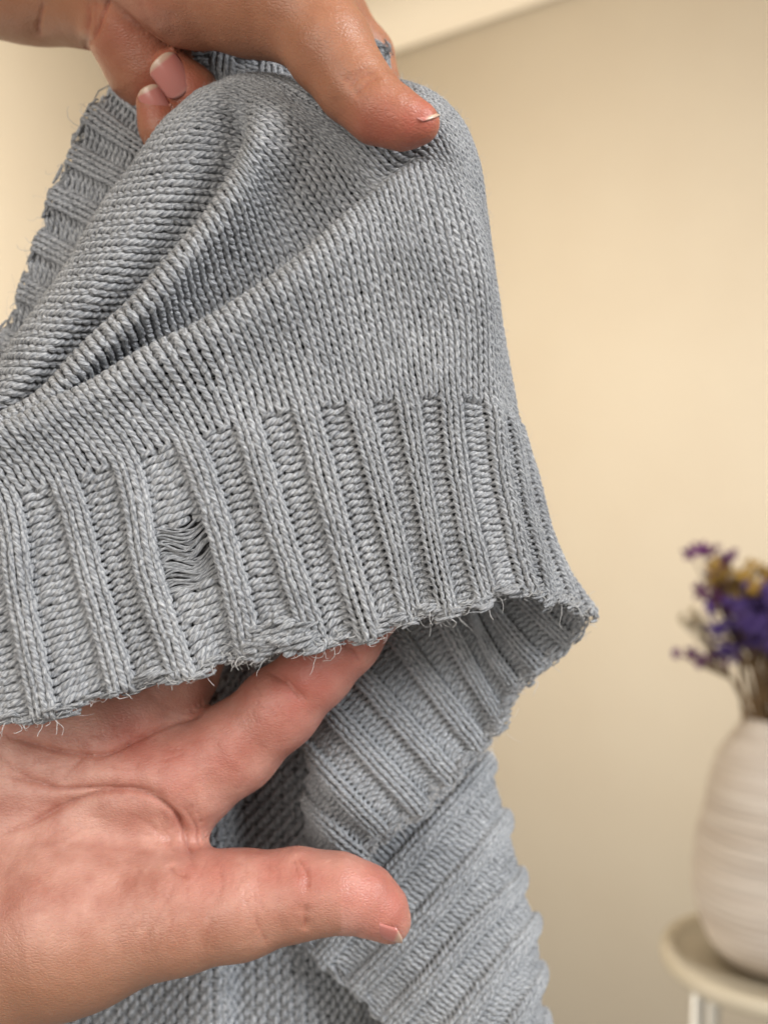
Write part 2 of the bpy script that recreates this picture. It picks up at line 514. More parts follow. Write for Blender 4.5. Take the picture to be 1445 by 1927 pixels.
# ---- front of the sweater: hem, body and the two folds that run up to the upper hand
# rows: 0 hem edge, 1 mid rib, 2 rib top, 3 lower body, 4 fold front, 5 fold crest, 6 valley, 7 above fold, 8 mid,
#       9 second fold front, 10 crest, 11 valley, 12 left lobe start, 13 lobe middle, 14 lobe outline, 15 behind
A = [
 [(-150,1385,245),(-190,1160,245),(-222,992,245),(-275,925,243),(-322,888,242),(-334,874,247),(-326,884,258),(-240,870,259),(-250,862,257),(-262,852,251),(-272,842,254),(-262,850,265),(-290,905,266),(-380,910,262),(-450,925,270),(-455,935,286)],
 [(-35,1360,246),(-75,1145,246),(-105,965,246),(-160,896,244),(-205,858,243),(-217,845,247),(-208,855,258),(-130,845,259),(-138,838,257),(-150,830,251),(-158,820,254),(-148,828,265),(-180,868,266),(-270,872,262),(-340,890,270),(-345,900,286)],
 [(88,1340,246),(45,1130,246),(10,935,246),(-40,872,244),(-75,838,243),(-87,824,247),(-78,836,258),(-18,812,259),(-24,808,257),(-30,806,251),(-37,798,254),(-28,806,265),(-62,830,266),(-140,836,262),(-205,848,270),(-210,858,286)],
 [(232,1300,247),(178,1097,247),(122,905,247),(80,838,245),(46,800,244),(36,788,248),(44,801,259),(95,759,260),(88,757,257),(80,757,251),(72,746,254),(82,756,265),(52,755,266),(5,757,262),(-45,762,270),(-52,772,286)],
 [(345,1266,248),(278,1062,248),(238,868,248),(188,797,246),(148,752,245),(139,740,249),(147,753,260),(200,712,261),(190,690,257),(178,664,251),(168,649,254),(178,658,265),(152,652,266),(95,650,262),(33,652,270),(26,662,286)],
 [(470,1226,249),(427,1040,249),(355,828,249),(303,746,247),(264,692,245),(255,678,249),(262,691,260),(310,651,261),(298,605,257),(284,560,251),(275,545,254),(285,554,265),(262,546,266),(188,544,262),(107,548,270),(100,558,286)],
 [(594,1212,250),(525,990,250),(465,792,250),(432,694,248),(397,620,246),(389,606,250),(396,619,261),(410,591,262),(388,520,257),(372,455,251),(363,439,254),(373,448,265),(348,440,266),(268,436,262),(172,446,270),(165,456,286)],
 [(692,1190,252),(632,980,251),(575,766,251),(538,640,249),(506,553,247),(499,539,251),(505,552,262),(506,530,263),(475,440,258),(447,352,251),(438,336,254),(446,344,265),(428,332,266),(345,325,262),(243,340,270),(236,352,287)],
 [(776,1160,254),(730,970,253),(675,758,253),(640,610,251),(606,472,248),(600,457,252),(605,469,262),(597,453,263),(545,368,259),(478,280,252),(468,262,255),(470,262,264),(452,240,265),(390,222,263),(318,234,271),(308,250,288)],
 [(838,1146,256),(800,955,255),(765,748,255),(741,600,254),(700,415,251),(690,384,254),(691,392,261),(680,385,262),(606,282,259),(523,205,257),(492,184,259),(465,172,262),(445,164,264),(418,163,267),(392,172,273),(372,192,290)],
 [(915,1124,258),(867,935,258),(846,745,257),(838,600,256),(797,450,253),(768,322,255),(764,316,259),(745,326,261),(672,259,261),(590,200,262),(545,172,265),(515,158,269),(492,150,274),(470,147,280),(448,150,287),(430,165,298)],
 [(995,1112,263),(951,930,263),(926,763,262),(920,606,261),(902,473,258),(868,355,257),(845,300,258),(818,252,260),(765,207,263),(715,180,268),(680,170,274),(650,163,280),(620,158,286),(590,156,292),(560,158,298),(540,165,306)],
 [(1036,1126,269),(990,940,270),(960,785,271),(935,620,271),(917,480,267),(903,390,266),(886,300,266),(856,226,268),(812,182,272),(770,164,277),(740,156,283),(715,153,289),(690,150,295),(665,150,301),(640,152,307),(620,160,315)],
 [(1076,1140,279),(1016,970,281),(972,800,283),(938,625,284),(918,490,280),(906,395,279),(889,300,279),(860,230,281),(818,188,285),(775,172,290),(745,166,296),(720,162,302),(695,160,308),(670,160,314),(645,164,320),(625,172,328)],
 [(1108,1158,292),(1016,990,296),(958,820,299),(918,650,300),(896,500,297),(885,405,296),(868,315,296),(842,250,298),(805,212,302),(765,196,307),(735,190,313),(710,186,319),(685,184,325),(660,184,331),(635,188,337),(615,196,345)],
]
A = np.array(A, float)
fold = np.array([0, 0, 0, 0, -2.0, -1.0, 5.5, 5.0, 2.5, -1.0, 0, 4.5, 4.0, 2.0, 1.0, 0])
for ci in range(len(A)):
    A[ci, :, 2] += fold * (1.0 if ci <= 8 else 0.6 if ci == 9 else 0.25 if ci == 10 else 0.0)
NRIB = 29
sweater = empty('knitted_sweater', tuple(W((500, 1000, 262))))
tag(sweater, 'grey cotton knitted sweater with a frayed ribbed hem, held up between two hands', 'sweater')

front = Cloth(A, 0.00245, nrib=NRIB, rib_to=2, seed=3)
front.flip() if front.Nn[20, 20, 1] > 0 else None
front.rib(); front.wave(0.0011, 0.0009, 0.00035)
bk = backing(front, 'front_panel', sweater, 0.0014, GAP_SHADE, 'hem')
U_LAD = (17, 19)      # the purl groove that has run into a ladder
def ladder(I, J):
    return (I >= U_LAD[0]) & (I < U_LAD[1]) & (J >= 10) & (J < 19)
nw = int(front.nu)
for i in range(0, nw):
    knit_part('wale', front, i, i + 1, NRIB, 140, bk, YARN, 'hem')
for k in range(0, nw // 4 + 1):
    knit_part('rib', front, 4 * k - 1, 4 * k + 1, 0, NRIB, bk, YARN, 'hem', sloppy=1.2)
    knit_part('rib_groove', front, 4 * k + 1, 4 * k + 3, 0, NRIB, bk, YARN, 'hem', drop=ladder, sloppy=1.2)

# the ladder: bundles of untwisted strands bridging the groove
r = np.random.default_rng(5)
LV, LQ, LU, off = [], [], [], 0
for row in range(10, 19):
    rowph = r.normal(0, 0.012)
    amp = 0.25 + 0.95 * float(smooth(np.array(row), 9.5, 14.0) * (1 - 0.5 * smooth(np.array(row), 15.5, 19.0)))
    for s_ in range(4):
        ph = np.linspace(0, 1, 26)
        e0, e1 = r.uniform(-0.75, -0.2), r.uniform(2.2, 2.75)
        u = U_LAD[0] + e0 + ph * (e1 - e0)
        w = amp * np.sin(2 * np.pi * (1.2 * ph + 0.04 + rowph + 0.012 * s_)) * np.sin(np.pi * ph) ** 0.7
        v = row + 0.1 + s_ * 0.25 + w + r.normal(0, 0.03) + 0.05 * np.sin(11 * ph + 2 * s_ + row)
        z = 0.0001 - 0.00012 * (s_ - 1.5) ** 2 + r.normal(0, 0.00025) - 0.0003 * np.sin(np.pi * ph) + 0.0002 * np.sin(6 * ph + row)
        Nn = nrm(front.at(u, v, front.Nn))
        p = front.at(u, v) + Nn * (z + np.zeros_like(u))[:, None]
        V_, Q_, uv_ = tubes(p[None], np.full((1, 26), r.uniform(0.00028, 0.00040)), Nn[None], 6)
        LV.append(V_); LQ.append(Q_ + off); LU.append(uv_); off += len(V_)
lad = add_mesh('dropped_stitch_ladder', np.concatenate(LV), np.concatenate(LQ), YARN, bk, uv=np.concatenate(LU))
fray(front, 'frayed_hem_edge', bk, 520, 1100, YARN, heavy=(21.0, 2.0))
fray(front, 'bunched_hem_knot', bk, 150, 0, YARN, vtop=0.9, u0=20.2, u1=24.2, big=1.35)
fuzz(front, bk, 8500, 'hem')

# ---- inner side of the hem, seen under the front edge
C = [
 [(1109,1160,293),(1075,1125,297),(1030,1080,302),(985,1030,308)],
 [(1072,1208,298),(1022,1160,302),(975,1115,306),(930,1060,310)],
 [(1016,1252,301),(968,1200,304),(925,1145,308),(885,1075,312)],
 [(972,1298,303),(925,1228,306),(892,1165,309),(855,1080,312)],
 [(942,1352,304),(890,1268,306),(850,1195,308),(800,1100,312)],
 [(905,1404,304),(835,1318,304),(775,1238,306),(700,1140,310)],
 [(850,1464,303),(775,1380,301),(712,1308,302),(630,1215,308)],
 [(790,1518,301),(722,1445,298),(662,1378,299),(590,1300,308)],
 [(722,1570,300),(672,1520,297),(628,1468,298),(582,1405,308)],
 [(682,1606,301),(645,1580,299),(612,1545,302),(578,1500,312)],
 [(640,1645,305),(618,1632,306),(598,1612,310),(575,1590,320)],
 [(600,1690,312),(590,1680,314),(580,1668,320),(565,1650,330)],
]
inner = Cloth(C, 0.00185, seed=8)
inner.flip() if inner.Nn[20, 5, 1] > 0 else None
inner.rib(); inner.wave(0.0008, 0.0006, 0.0003)
bk2 = backing(inner, 'hem_inner_side', sweater, 0.0014, GAP_SHADE, 'rib', hgt=0.0016)
for k in range(0, int(inner.nu) // 4 + 1):
    knit_part('rib', inner, 4 * k - 1, 4 * k + 1, 0, 60, bk2, YARN_IN, 'rib', hgt=0.0016)
    knit_part('rib_groove', inner, 4 * k + 1, 4 * k + 3, 0, 60, bk2, YARN_IN, 'rib', hgt=0.0016)
fray(inner, 'frayed_hem_edge', bk2, 420, 900, YARN_IN)
fuzz(inner, bk2, 900, 'rib')

# ---- lower ribbed band
D = [
 [(490,1660,325),(610,1520,322),(715,1400,322),(785,1320,326),(790,1310,350)],
 [(548,1730,321),(665,1588,316),(770,1470,317),(848,1388,325),(850,1375,350)],
 [(606,1800,317),(726,1661,312),(834,1540,314),(908,1452,325),(908,1440,350)],
 [(668,1862,314),(767,1762,309),(850,1672,311),(940,1560,324),(938,1545,350)],
 [(735,1920,312),(806,1846,308),(882,1755,310),(968,1668,323),(965,1652,350)],
 [(806,1985,312),(872,1912,308),(934,1830,310),(994,1752,322),(992,1738,350)],
 [(890,2030,312),(945,1965,309),(985,1895,312),(1008,1842,322),(1005,1828,350)],
 [(960,2090,314),(995,2030,313),(1012,1970,316),(1018,1925,326),(1012,1915,350)],
 [(1010,2160,318),(1030,2100,318),(1036,2050,322),(1030,2005,332),(1020,2000,352)],
]
D = np.array(D, float); D[:, :, 2] += 4.0
lower = Cloth(D, 0.00185, seed=9)
lower.flip() if lower.Nn[20, 5, 1] > 0 else None
lower.rib(); lower.wave(0.0010, 0.0007, 0.0004)
bk3 = backing(lower, 'lower_band', sweater, 0.0014, GAP_SHADE, 'rib', hgt=0.0021)
for k in range(0, int(lower.nu) // 4 + 1):
    knit_part('rib', lower, 4 * k - 1, 4 * k + 1, 0, 60, bk3, YARN_IN, 'rib', hgt=0.0021)
    knit_part('rib_groove', lower, 4 * k + 1, 4 * k + 3, 0, 60, bk3, YARN_IN, 'rib', hgt=0.0021)
fray(lower, 'frayed_band_edge', bk3, 200, 120, YARN_IN)
fuzz(lower, bk3, 900, 'rib')

# ---- wrong side of the body behind the lower hand
E = []
for q in range(10):
    y = 2010 - q * 102
    E.append([(60, y, 338), (190, y - 4, 332), (330, y - 6, 327), (418, y - 6, 324), (446, y - 6, 330), (500, y - 4, 329), (575, y, 328), (640, y + 6, 336), (700, y + 14, 352), (745, y + 20, 374)])
inside = Cloth(E, 0.0043, seed=12)
inside.flip() if inside.Nn[20, 5, 1] > 0 else None
bk4 = backing(inside, 'inside_panel', sweater, 0.0014, GAP_SHADE)
for i in range(0, int(inside.nu)):
    knit_part('wale', inside, i, i + 1, 0, 90, bk4, YARN_IN, 'plain', purl=True, rscale=1.15, purl_tilt=0.16, purl_h=0.74, sides=6)
fuzz(inside, bk4, 900, 'plain')

# ---- ribbed edge at the left, further back
B = [
 [(300,90,300),(330,128,298),(355,165,296),(380,200,296)],
 [(222,158,297),(252,188,295),(282,220,293),(310,255,294)],
 [(172,218,296),(215,246,294),(258,276,291),(300,305,292)],
 [(135,292,296),(182,316,294),(232,342,291),(285,370,292)],
 [(103,372,296),(150,394,294),(200,420,291),(250,450,292)],
 [(72,455,296),(118,478,294),(168,505,291),(220,535,292)],
 [(43,545,296),(88,566,294),(135,592,291),(190,620,292)],
 [(10,640,296),(55,660,294),(105,685,291),(160,712,292)],
 [(-25,735,296),(20,755,294),(70,780,291),(125,805,292)],
]
left = Cloth(B, 0.0019, seed=14)
left.flip() if left.Nn[10, 5, 1] > 0 else None
left.rib(); left.wave(0.0004, 0.0004, 0.0003)
bk5 = backing(left, 'left_band', sweater, 0.0014, GAP_SHADE, 'rib')
for k in range(0, int(left.nu) // 4 + 1):
    knit_part('rib', left, 4 * k - 1, 4 * k + 1, 0, 40, bk5, YARN, 'rib')
    knit_part('rib_groove', left, 4 * k + 1, 4 * k + 3, 0, 40, bk5, YARN, 'rib')
fray(left, 'frayed_band_edge', bk5, 40, 160, YARN)

# ---- gathered edge gripped under the thumb
T_ = [
 [(330,108,292),(332,135,290),(338,165,288),(345,195,288)],
 [(420,104,291),(421,132,288),(424,162,285),(428,190,285)],
 [(510,118,291),(510,142,288),(512,168,285),(515,195,285)],
 [(590,132,292),(592,155,290),(596,180,288),(600,205,288)],
 [(650,118,296),(655,140,294),(660,168,292),(664,195,292)],
 [(706,92,300),(709,115,298),(712,142,296),(714,170,296)],
 [(728,104,308),(728,125,306),(728,148,304),(728,172,304)],
]
top = Cloth(T_, 0.0022, seed=15)
top.flip() if top.Nn[10, 5, 1] > 0 else None
top.rib()
bk6 = backing(top, 'gathered_edge', sweater, 0.0014, GAP_SHADE, 'rib', hgt=0.0007)
for k in range(0, int(top.nu) // 4 + 1):
    knit_part('rib', top, 4 * k - 1, 4 * k + 1, 0, 40, bk6, YARN, 'rib', hgt=0.0007, sloppy=1.6)
    knit_part('rib_groove', top, 4 * k + 1, 4 * k + 3, 0, 40, bk6, YARN, 'rib', hgt=0.0007, sloppy=1.6)
fray(top, 'frayed_band_edge', bk6, 90, 60, YARN)
attach(sweater)

# ------------------------------------------------------------------ hands
def seg_sdf(p, a, b, ra, rb):
    ab = b - a
    t = np.clip(((p - a) @ ab) / max(ab @ ab, 1e-12), 0, 1)
    return np.linalg.norm(p - a - t[:, None] * ab, axis=1) - (ra + t * (rb - ra))

def smin(a, b, k):
    h = np.clip(0.5 + 0.5 * (b - a) / k, 0, 1)
    return b * (1 - h) + a * h - k * h * (1 - h)

class Hand:
    """chains of (px, py, mm, radius px) blended into one continuous skin"""
    def __init__(self, chains, creases, cell=0.0012):
        self.ch = []
        for pts, k in chains:
            a = np.array(pts, float)
            self.ch.append((W(a[:, :3]), a[:, 3] / F * a[:, 2] / 1000.0, k))
        self.creases = creases
        self.build(cell)

    def sdf(self, p):
        d = None
        for P_, R_, k in self.ch:
            c = None
            for i in range(len(P_) - 1):
                s = seg_sdf(p, P_[i], P_[i + 1], R_[i], R_[i + 1])
                c = s if c is None else smin(c, s, 0.004)
            d = c if d is None else smin(d, c, k)
        return d

    def grad(self, p, e=2e-4):
        g = np.empty_like(p)
        for i in range(3):
            o = np.zeros(3); o[i] = e
            g[:, i] = (self.sdf(p + o) - self.sdf(p - o)) / (2 * e)
        return nrm(g)

    def build(self, h):
        lo = np.min([np.min(P_ - R_[:, None], 0) for P_, R_, k in self.ch], 0) - 2.5 * h
        hi = np.max([np.max(P_ + R_[:, None], 0) for P_, R_, k in self.ch], 0) + 2.5 * h
        n = np.ceil((hi - lo) / h).astype(int) + 1
        ax = [lo[i] + h * np.arange(n[i]) for i in range(3)]
        X = np.stack(np.meshgrid(*ax, indexing='ij'), -1).reshape(-1, 3)
        # coarse pass first, fine values only near the skin
        st = 5
        cn = (n + st - 1) // st + 1
        cax = [lo[i] + h * st * np.arange(cn[i]) for i in range(3)]
        cX = np.stack(np.meshgrid(*cax, indexing='ij'), -1).reshape(-1, 3)
        cv = self.sdf(cX).reshape(cn)
        ii = [np.minimum((np.arange(n[i]) + st // 2) // st, cn[i] - 1) for i in range(3)]
        vals = cv[np.ix_(*ii)].copy()
        nearby = np.abs(vals.ravel()) < h * st * 1.3
        vals = vals.ravel()
        vals[nearby] = np.concatenate([self.sdf(c) for c in np.array_split(X[nearby], 12)])
        vals = vals.reshape(n)
        s = vals < 0
        c = np.zeros(n - 1, int)
        for i in (0, 1):
            for j in (0, 1):
                for k in (0, 1):
                    c += s[i:n[0]-1+i, j:n[1]-1+j, k:n[2]-1+k]
        act = (c > 0) & (c < 8)
        ids = -np.ones(n - 1, int); ids[act] = np.arange(act.sum())
        cells = np.argwhere(act)
        V = lo + (cells + 0.5) * h
        quads = []
        for a in range(3):
            b_, c_ = (a + 1) % 3, (a + 2) % 3
            sl0 = [slice(None)] * 3; sl1 = [slice(None)] * 3
            sl0[a] = slice(0, n[a] - 1); sl1[a] = slice(1, n[a])
            e0, e1 = s[tuple(sl0)], s[tuple(sl1)]
            for flag, arr in ((0, e0 & ~e1), (1, ~e0 & e1)):
                pos = np.argwhere(arr)
                pos = pos[(pos[:, b_] > 0) & (pos[:, c_] > 0) & (pos[:, b_] < n[b_] - 1) & (pos[:, c_] < n[c_] - 1)]
                def cid(db, dc):
                    q = pos.copy(); q[:, b_] -= db; q[:, c_] -= dc
                    return ids[q[:, 0], q[:, 1], q[:, 2]]
                q = np.stack([cid(1, 1), cid(0, 1), cid(0, 0), cid(1, 0)], -1)
                quads.append(q if not flag else q[:, ::-1])
        Q = np.concatenate(quads); Q = Q[(Q >= 0).all(1)]
        for _ in range(2):
            V = V - self.grad(V) * self.sdf(V)[:, None]
        V, Q = quad_subdivide(V, Q)
        V = V - self.grad(V) * self.sdf(V)[:, None]
        Nn = self.grad(V)
        self.V, self.Q, self.Nn = V, Q, Nn
        px = to_px(V)
        front = Nn[:, 1] < 0.25
        disp = np.zeros(len(V))
        line = np.zeros(len(V))
        for pts, depth, width, *sharp in self.creases:
            sharp = sharp[0] if sharp else 1.0
            pl = np.array(pts, float)
            # smooth the polyline
            t = np.linspace(0, len(pl) - 1, 12 * (len(pl) - 1) + 1)
            sm = np.stack([cr1(pl[:, i], t) for i in (0, 1)], -1)
            if len(pl) > 2: sm = sm + np.stack([1.2 * np.sin(t * 3.3 + pl[0, 1]), 1.2 * np.sin(t * 2.7 + pl[0, 0])], -1)
            bx = (px[:, 0] > sm[:, 0].min() - 5 * width) & (px[:, 0] < sm[:, 0].max() + 5 * width) & (px[:, 1] > sm[:, 1].min() - 5 * width) & (px[:, 1] < sm[:, 1].max() + 5 * width) & front
            ii = np.where(bx)[0]
            if not len(ii): continue
            dd = np.full(len(ii), 1e9); tt = np.zeros(len(ii))
            for q in range(len(sm) - 1):
                a, b_ = sm[q], sm[q + 1]
                ab = b_ - a
                tq = np.clip(((px[ii] - a) @ ab) / max(ab @ ab, 1e-9), 0, 1)
                e = np.linalg.norm(px[ii] - a - tq[:, None] * ab, axis=1)
                m_ = e < dd
                dd[m_] = e[m_]; tt[m_] = (q + tq[m_]) / (len(sm) - 1)
            end = np.clip(np.minimum(tt, 1 - tt) * 5 + 0.05, 0, 1) * (0.88 + 0.12 * np.sin(tt * 15 + pl[0, 0]))
            g = np.exp(-(dd / (0.75 * width)) ** 2)
            broad = np.exp(-(dd / (3.2 * width)) ** 2)
            disp[ii] += depth * end * (-1.0 * g * sharp - 0.75 * broad)
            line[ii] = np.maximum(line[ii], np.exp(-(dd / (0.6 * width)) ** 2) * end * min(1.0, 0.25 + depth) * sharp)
        self.V = V + Nn * (disp / 1000.0)[:, None]
        self.line = line
        self.px = px

def cr1(y, t):
    i = np.clip(t.astype(int), 0, len(y) - 2); f = t - i
    yp = np.concatenate([[2 * y[0] - y[1]], y, [2 * y[-1] - y[-2]]])
    p0, p1, p2, p3 = yp[i], yp[i + 1], yp[i + 2], yp[i + 3]
    return 0.5 * (2*p1 + (p2 - p0) * f + (2*p0 - 5*p1 + 4*p2 - p3) * f**2 + (3*p1 - p0 - 3*p2 + p3) * f**3)

def quad_subdivide(V, Q):
    E = np.concatenate([np.sort(Q[:, [i, (i + 1) % 4]], 1) for i in range(4)])
    U, inv = np.unique(E, axis=0, return_inverse=True)
    inv = inv.reshape(-1)
    nV, nQ = len(V), len(Q)
    em = 0.5 * (V[U[:, 0]] + V[U[:, 1]]); fc = V[Q].mean(1)
    e = [nV + inv[i * nQ:(i + 1) * nQ] for i in range(4)]
    f = nV + len(U) + np.arange(nQ)
    q = np.concatenate([np.stack([Q[:, i], e[i], f, e[(i + 3) % 4]], -1) for i in range(4)])
    return np.concatenate([V, em, fc]), q

def skin_material(name, base, pale, red, tan):
    m, nt, b = new_mat(name)
    tc = N(nt, 'ShaderNodeTexCoord')
    def noise(sc, det=3, rough=0.55):
        n = N(nt, 'ShaderNodeTexNoise'); n.inputs['Scale'].default_value = sc; n.inputs['Detail'].default_value = det; n.inputs['Roughness'].default_value = rough
        nt.links.new(tc.outputs['Object'], n.inputs['Vector']); return n.outputs[0]
    blot = noise(70, 4, 0.6); fine = noise(420, 3)
    c0 = ramp(nt, [(0.32, base), (0.66, pale)], blot)
    def mix(a, bcol, fac):
        mx = N(nt, 'ShaderNodeMix', data_type='RGBA')
        nt.links.new(fac, mx.inputs[0]); nt.links.new(a, mx.inputs[6])
        if isinstance(bcol, tuple): mx.inputs[7].default_value = (*bcol, 1)
        else: nt.links.new(bcol, mx.inputs[7])
        return mx.outputs[2]
    fl = N(nt, 'ShaderNodeAttribute', attribute_name='flush').outputs['Fac']
    tn = N(nt, 'ShaderNodeAttribute', attribute_name='tan').outputs['Fac']
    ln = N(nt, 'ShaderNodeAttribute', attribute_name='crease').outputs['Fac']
    col = mix(c0, tan, tn)
    col = mix(col, red, math_n(nt, 'MULTIPLY', fl, math_n(nt, 'ADD', 0.45, math_n(nt, 'MULTIPLY', noise(160, 3), 0.9))))
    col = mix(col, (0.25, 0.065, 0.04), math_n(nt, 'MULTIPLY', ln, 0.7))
    nt.links.new(col, b.inputs['Base Color'])
    b.inputs['Roughness'].default_value = 0.47
    nt.links.new(math_n(nt, 'ADD', 0.32, math_n(nt, 'MULTIPLY', fine, 0.26)), b.inputs['Roughness'])
    b.inputs['Specular IOR Level'].default_value = 0.42
    b.inputs['Subsurface Weight'].default_value = 0.35
    b.inputs['Subsurface Radius'].default_value = (1.0, 0.32, 0.16)
    b.inputs['Subsurface Scale'].default_value = 0.0012
    vor = N(nt, 'ShaderNodeTexVoronoi', feature='DISTANCE_TO_EDGE'); vor.inputs['Scale'].default_value = 1150
    mp = N(nt, 'ShaderNodeMapping'); mp.inputs['Scale'].default_value = (0.55, 1.0, 1.0); mp.inputs['Rotation'].default_value = (0, 0.6, 0)
    nt.links.new(tc.outputs['Object'], mp.inputs['Vector']); nt.links.new(mp.outputs[0], vor.inputs['Vector'])
    hgt = math_n(nt, 'ADD', math_n(nt, 'MULTIPLY', math_n(nt, 'MINIMUM', vor.outputs[0], 0.25), 2.2), math_n(nt, 'MULTIPLY', noise(1700, 2), 0.5))
    bp = N(nt, 'ShaderNodeBump'); bp.inputs['Strength'].default_value = 0.6; bp.inputs['Distance'].default_value = 0.00016
    nt.links.new(hgt, bp.inputs['Height'])
    bp2 = N(nt, 'ShaderNodeBump'); bp2.inputs['Strength'].default_value = 0.25; bp2.inputs['Distance'].default_value = 0.0012
    nt.links.new(noise(190, 3, 0.5), bp2.inputs['Height']); nt.links.new(bp.outputs[0], bp2.inputs['Normal'])
    nt.links.new(bp2.outputs[0], b.inputs['Normal'])
    return m

SKIN = skin_material('palm_skin', (0.355, 0.148, 0.110), (0.53, 0.29, 0.23), (0.43, 0.13, 0.10), (0.34, 0.168, 0.10))
SKIN_SHADED = skin_material('shaded_hand_skin', (0.28, 0.112, 0.062), (0.35, 0.155, 0.092), (0.36, 0.103, 0.069), (0.32, 0.145, 0.078))  # darker copy of the skin, shade on the upper hand put into the colour

def near(px, pts, rad):
    g = np.zeros(len(px))
    for x, y in pts:
        g = np.maximum(g, np.exp(-((px[:, 0] - x) ** 2 + (px[:, 1] - y) ** 2) / rad ** 2))
    return g

def nail_material():
    m, nt, b = new_mat('fingernail')
    uvn = N(nt, 'ShaderNodeUVMap', uv_map='UVMap'); sep = N(nt, 'ShaderNodeSeparateXYZ')
    nt.links.new(uvn.outputs[0], sep.inputs[0])
    nt.links.new(ramp(nt, [(0.0, (0.52, 0.28, 0.25)), (0.12, (0.47, 0.19, 0.165)), (0.82, (0.46, 0.175, 0.15)), (0.89, (0.50, 0.35, 0.27)), (1.0, (0.52, 0.38, 0.29))], sep.outputs[1]), b.inputs['Base Color'])
    b.inputs['Roughness'].default_value = 0.27
    b.inputs['Coat Weight'].default_value = 0.15
    b.inputs['Subsurface Weight'].default_value = 0.25
    b.inputs['Subsurface Radius'].default_value = (1, .4, .3)
    b.inputs['Subsurface Scale'].default_value = 0.001
    return m
NAIL = nail_material()

def nail(parent, center, fwd, up, length, width, bend=62, arch=0.06):
    f = nrm(np.array(fwd, float)); n = np.array(up, float); n = nrm(n - f * (n @ f)); s = np.cross(f, n)
    na, nb = 15, 17
    th = np.radians(bend)
    R = width / 2 / math.sin(th)
    a = np.linspace(-1, 1, na); y = np.linspace(0, 1, nb)
    Aa, Y = np.meshgrid(a, y, indexing='ij')
    # rounded base and free edge
    y0 = 0.16 * np.abs(Aa) ** 2.4; y1 = 1 - 0.20 * np.abs(Aa) ** 2.6
    yy = y0 + (y1 - y0) * Y
    def surf(off):
        rr = R + off
        x = rr * np.sin(Aa * th); z = rr * np.cos(Aa * th) - R - arch * length * ((yy - 0.5) * 2) ** 2
        return center + s * x[..., None] + n * z[..., None] + f * ((yy - 0.5) * length)[..., None]
    V = np.concatenate([surf(0).reshape(-1, 3), surf(-0.00035).reshape(-1, 3)])
    idx = np.arange(na * nb).reshape(na, nb)
    q = np.stack([idx[:-1, :-1], idx[1:, :-1], idx[1:, 1:], idx[:-1, 1:]], -1).reshape(-1, 4)
    q2 = q[:, ::-1] + na * nb
    rim = np.concatenate([idx[0, :], idx[1:, -1], idx[-1, -2::-1], idx[-2:0:-1, 0]])
    r2 = np.roll(rim, -1)
    side = np.stack([rim, r2, r2 + na * nb, rim + na * nb], -1)
    uv = np.concatenate([np.stack([(Aa + 1) / 2, yy], -1).reshape(-1, 2)] * 2)
    return add_mesh('nail', V, np.concatenate([q, q2, side]), NAIL, parent, uv=uv)

# ---- lower hand: open palm, thumb below, index finger under the hem
rc = np.random.default_rng(21)
fine = []
def fine_lines(n, x0, x1, y0, y1, ang, spread, ln=(18, 60), depth=(0.08, 0.2)):
    for _ in range(n):
        x, y = rc.uniform(x0, x1), rc.uniform(y0, y1)
        a = math.radians(ang + rc.normal(0, spread)); l = rc.uniform(*ln)
        dx, dy = math.cos(a) * l / 2, math.sin(a) * l / 2
        b_ = rc.normal(0, 0.12)
        fine.append(([(x - dx, y - dy), (x - dy * b_, y + dx * b_), (x + dx, y + dy)], rc.uniform(*depth), 3.6, 0.8))
fine_lines(26, 0, 330, 1380, 1480, -12, 25)
fine_lines(22, 0, 340, 1480, 1590, -20, 22)
fine_lines(16, 300, 380, 1500, 1610, 65, 14)
fine_lines(20, 400, 560, 1270, 1430, 50, 14, (15, 45), (0.06, 0.14))
fine_lines(16, 420, 600, 1630, 1740, 88, 12, (20, 60), (0.06, 0.14))
fine_lines(24, 200, 460, 1640, 1790, 110, 16, (30, 80), (0.06, 0.13))
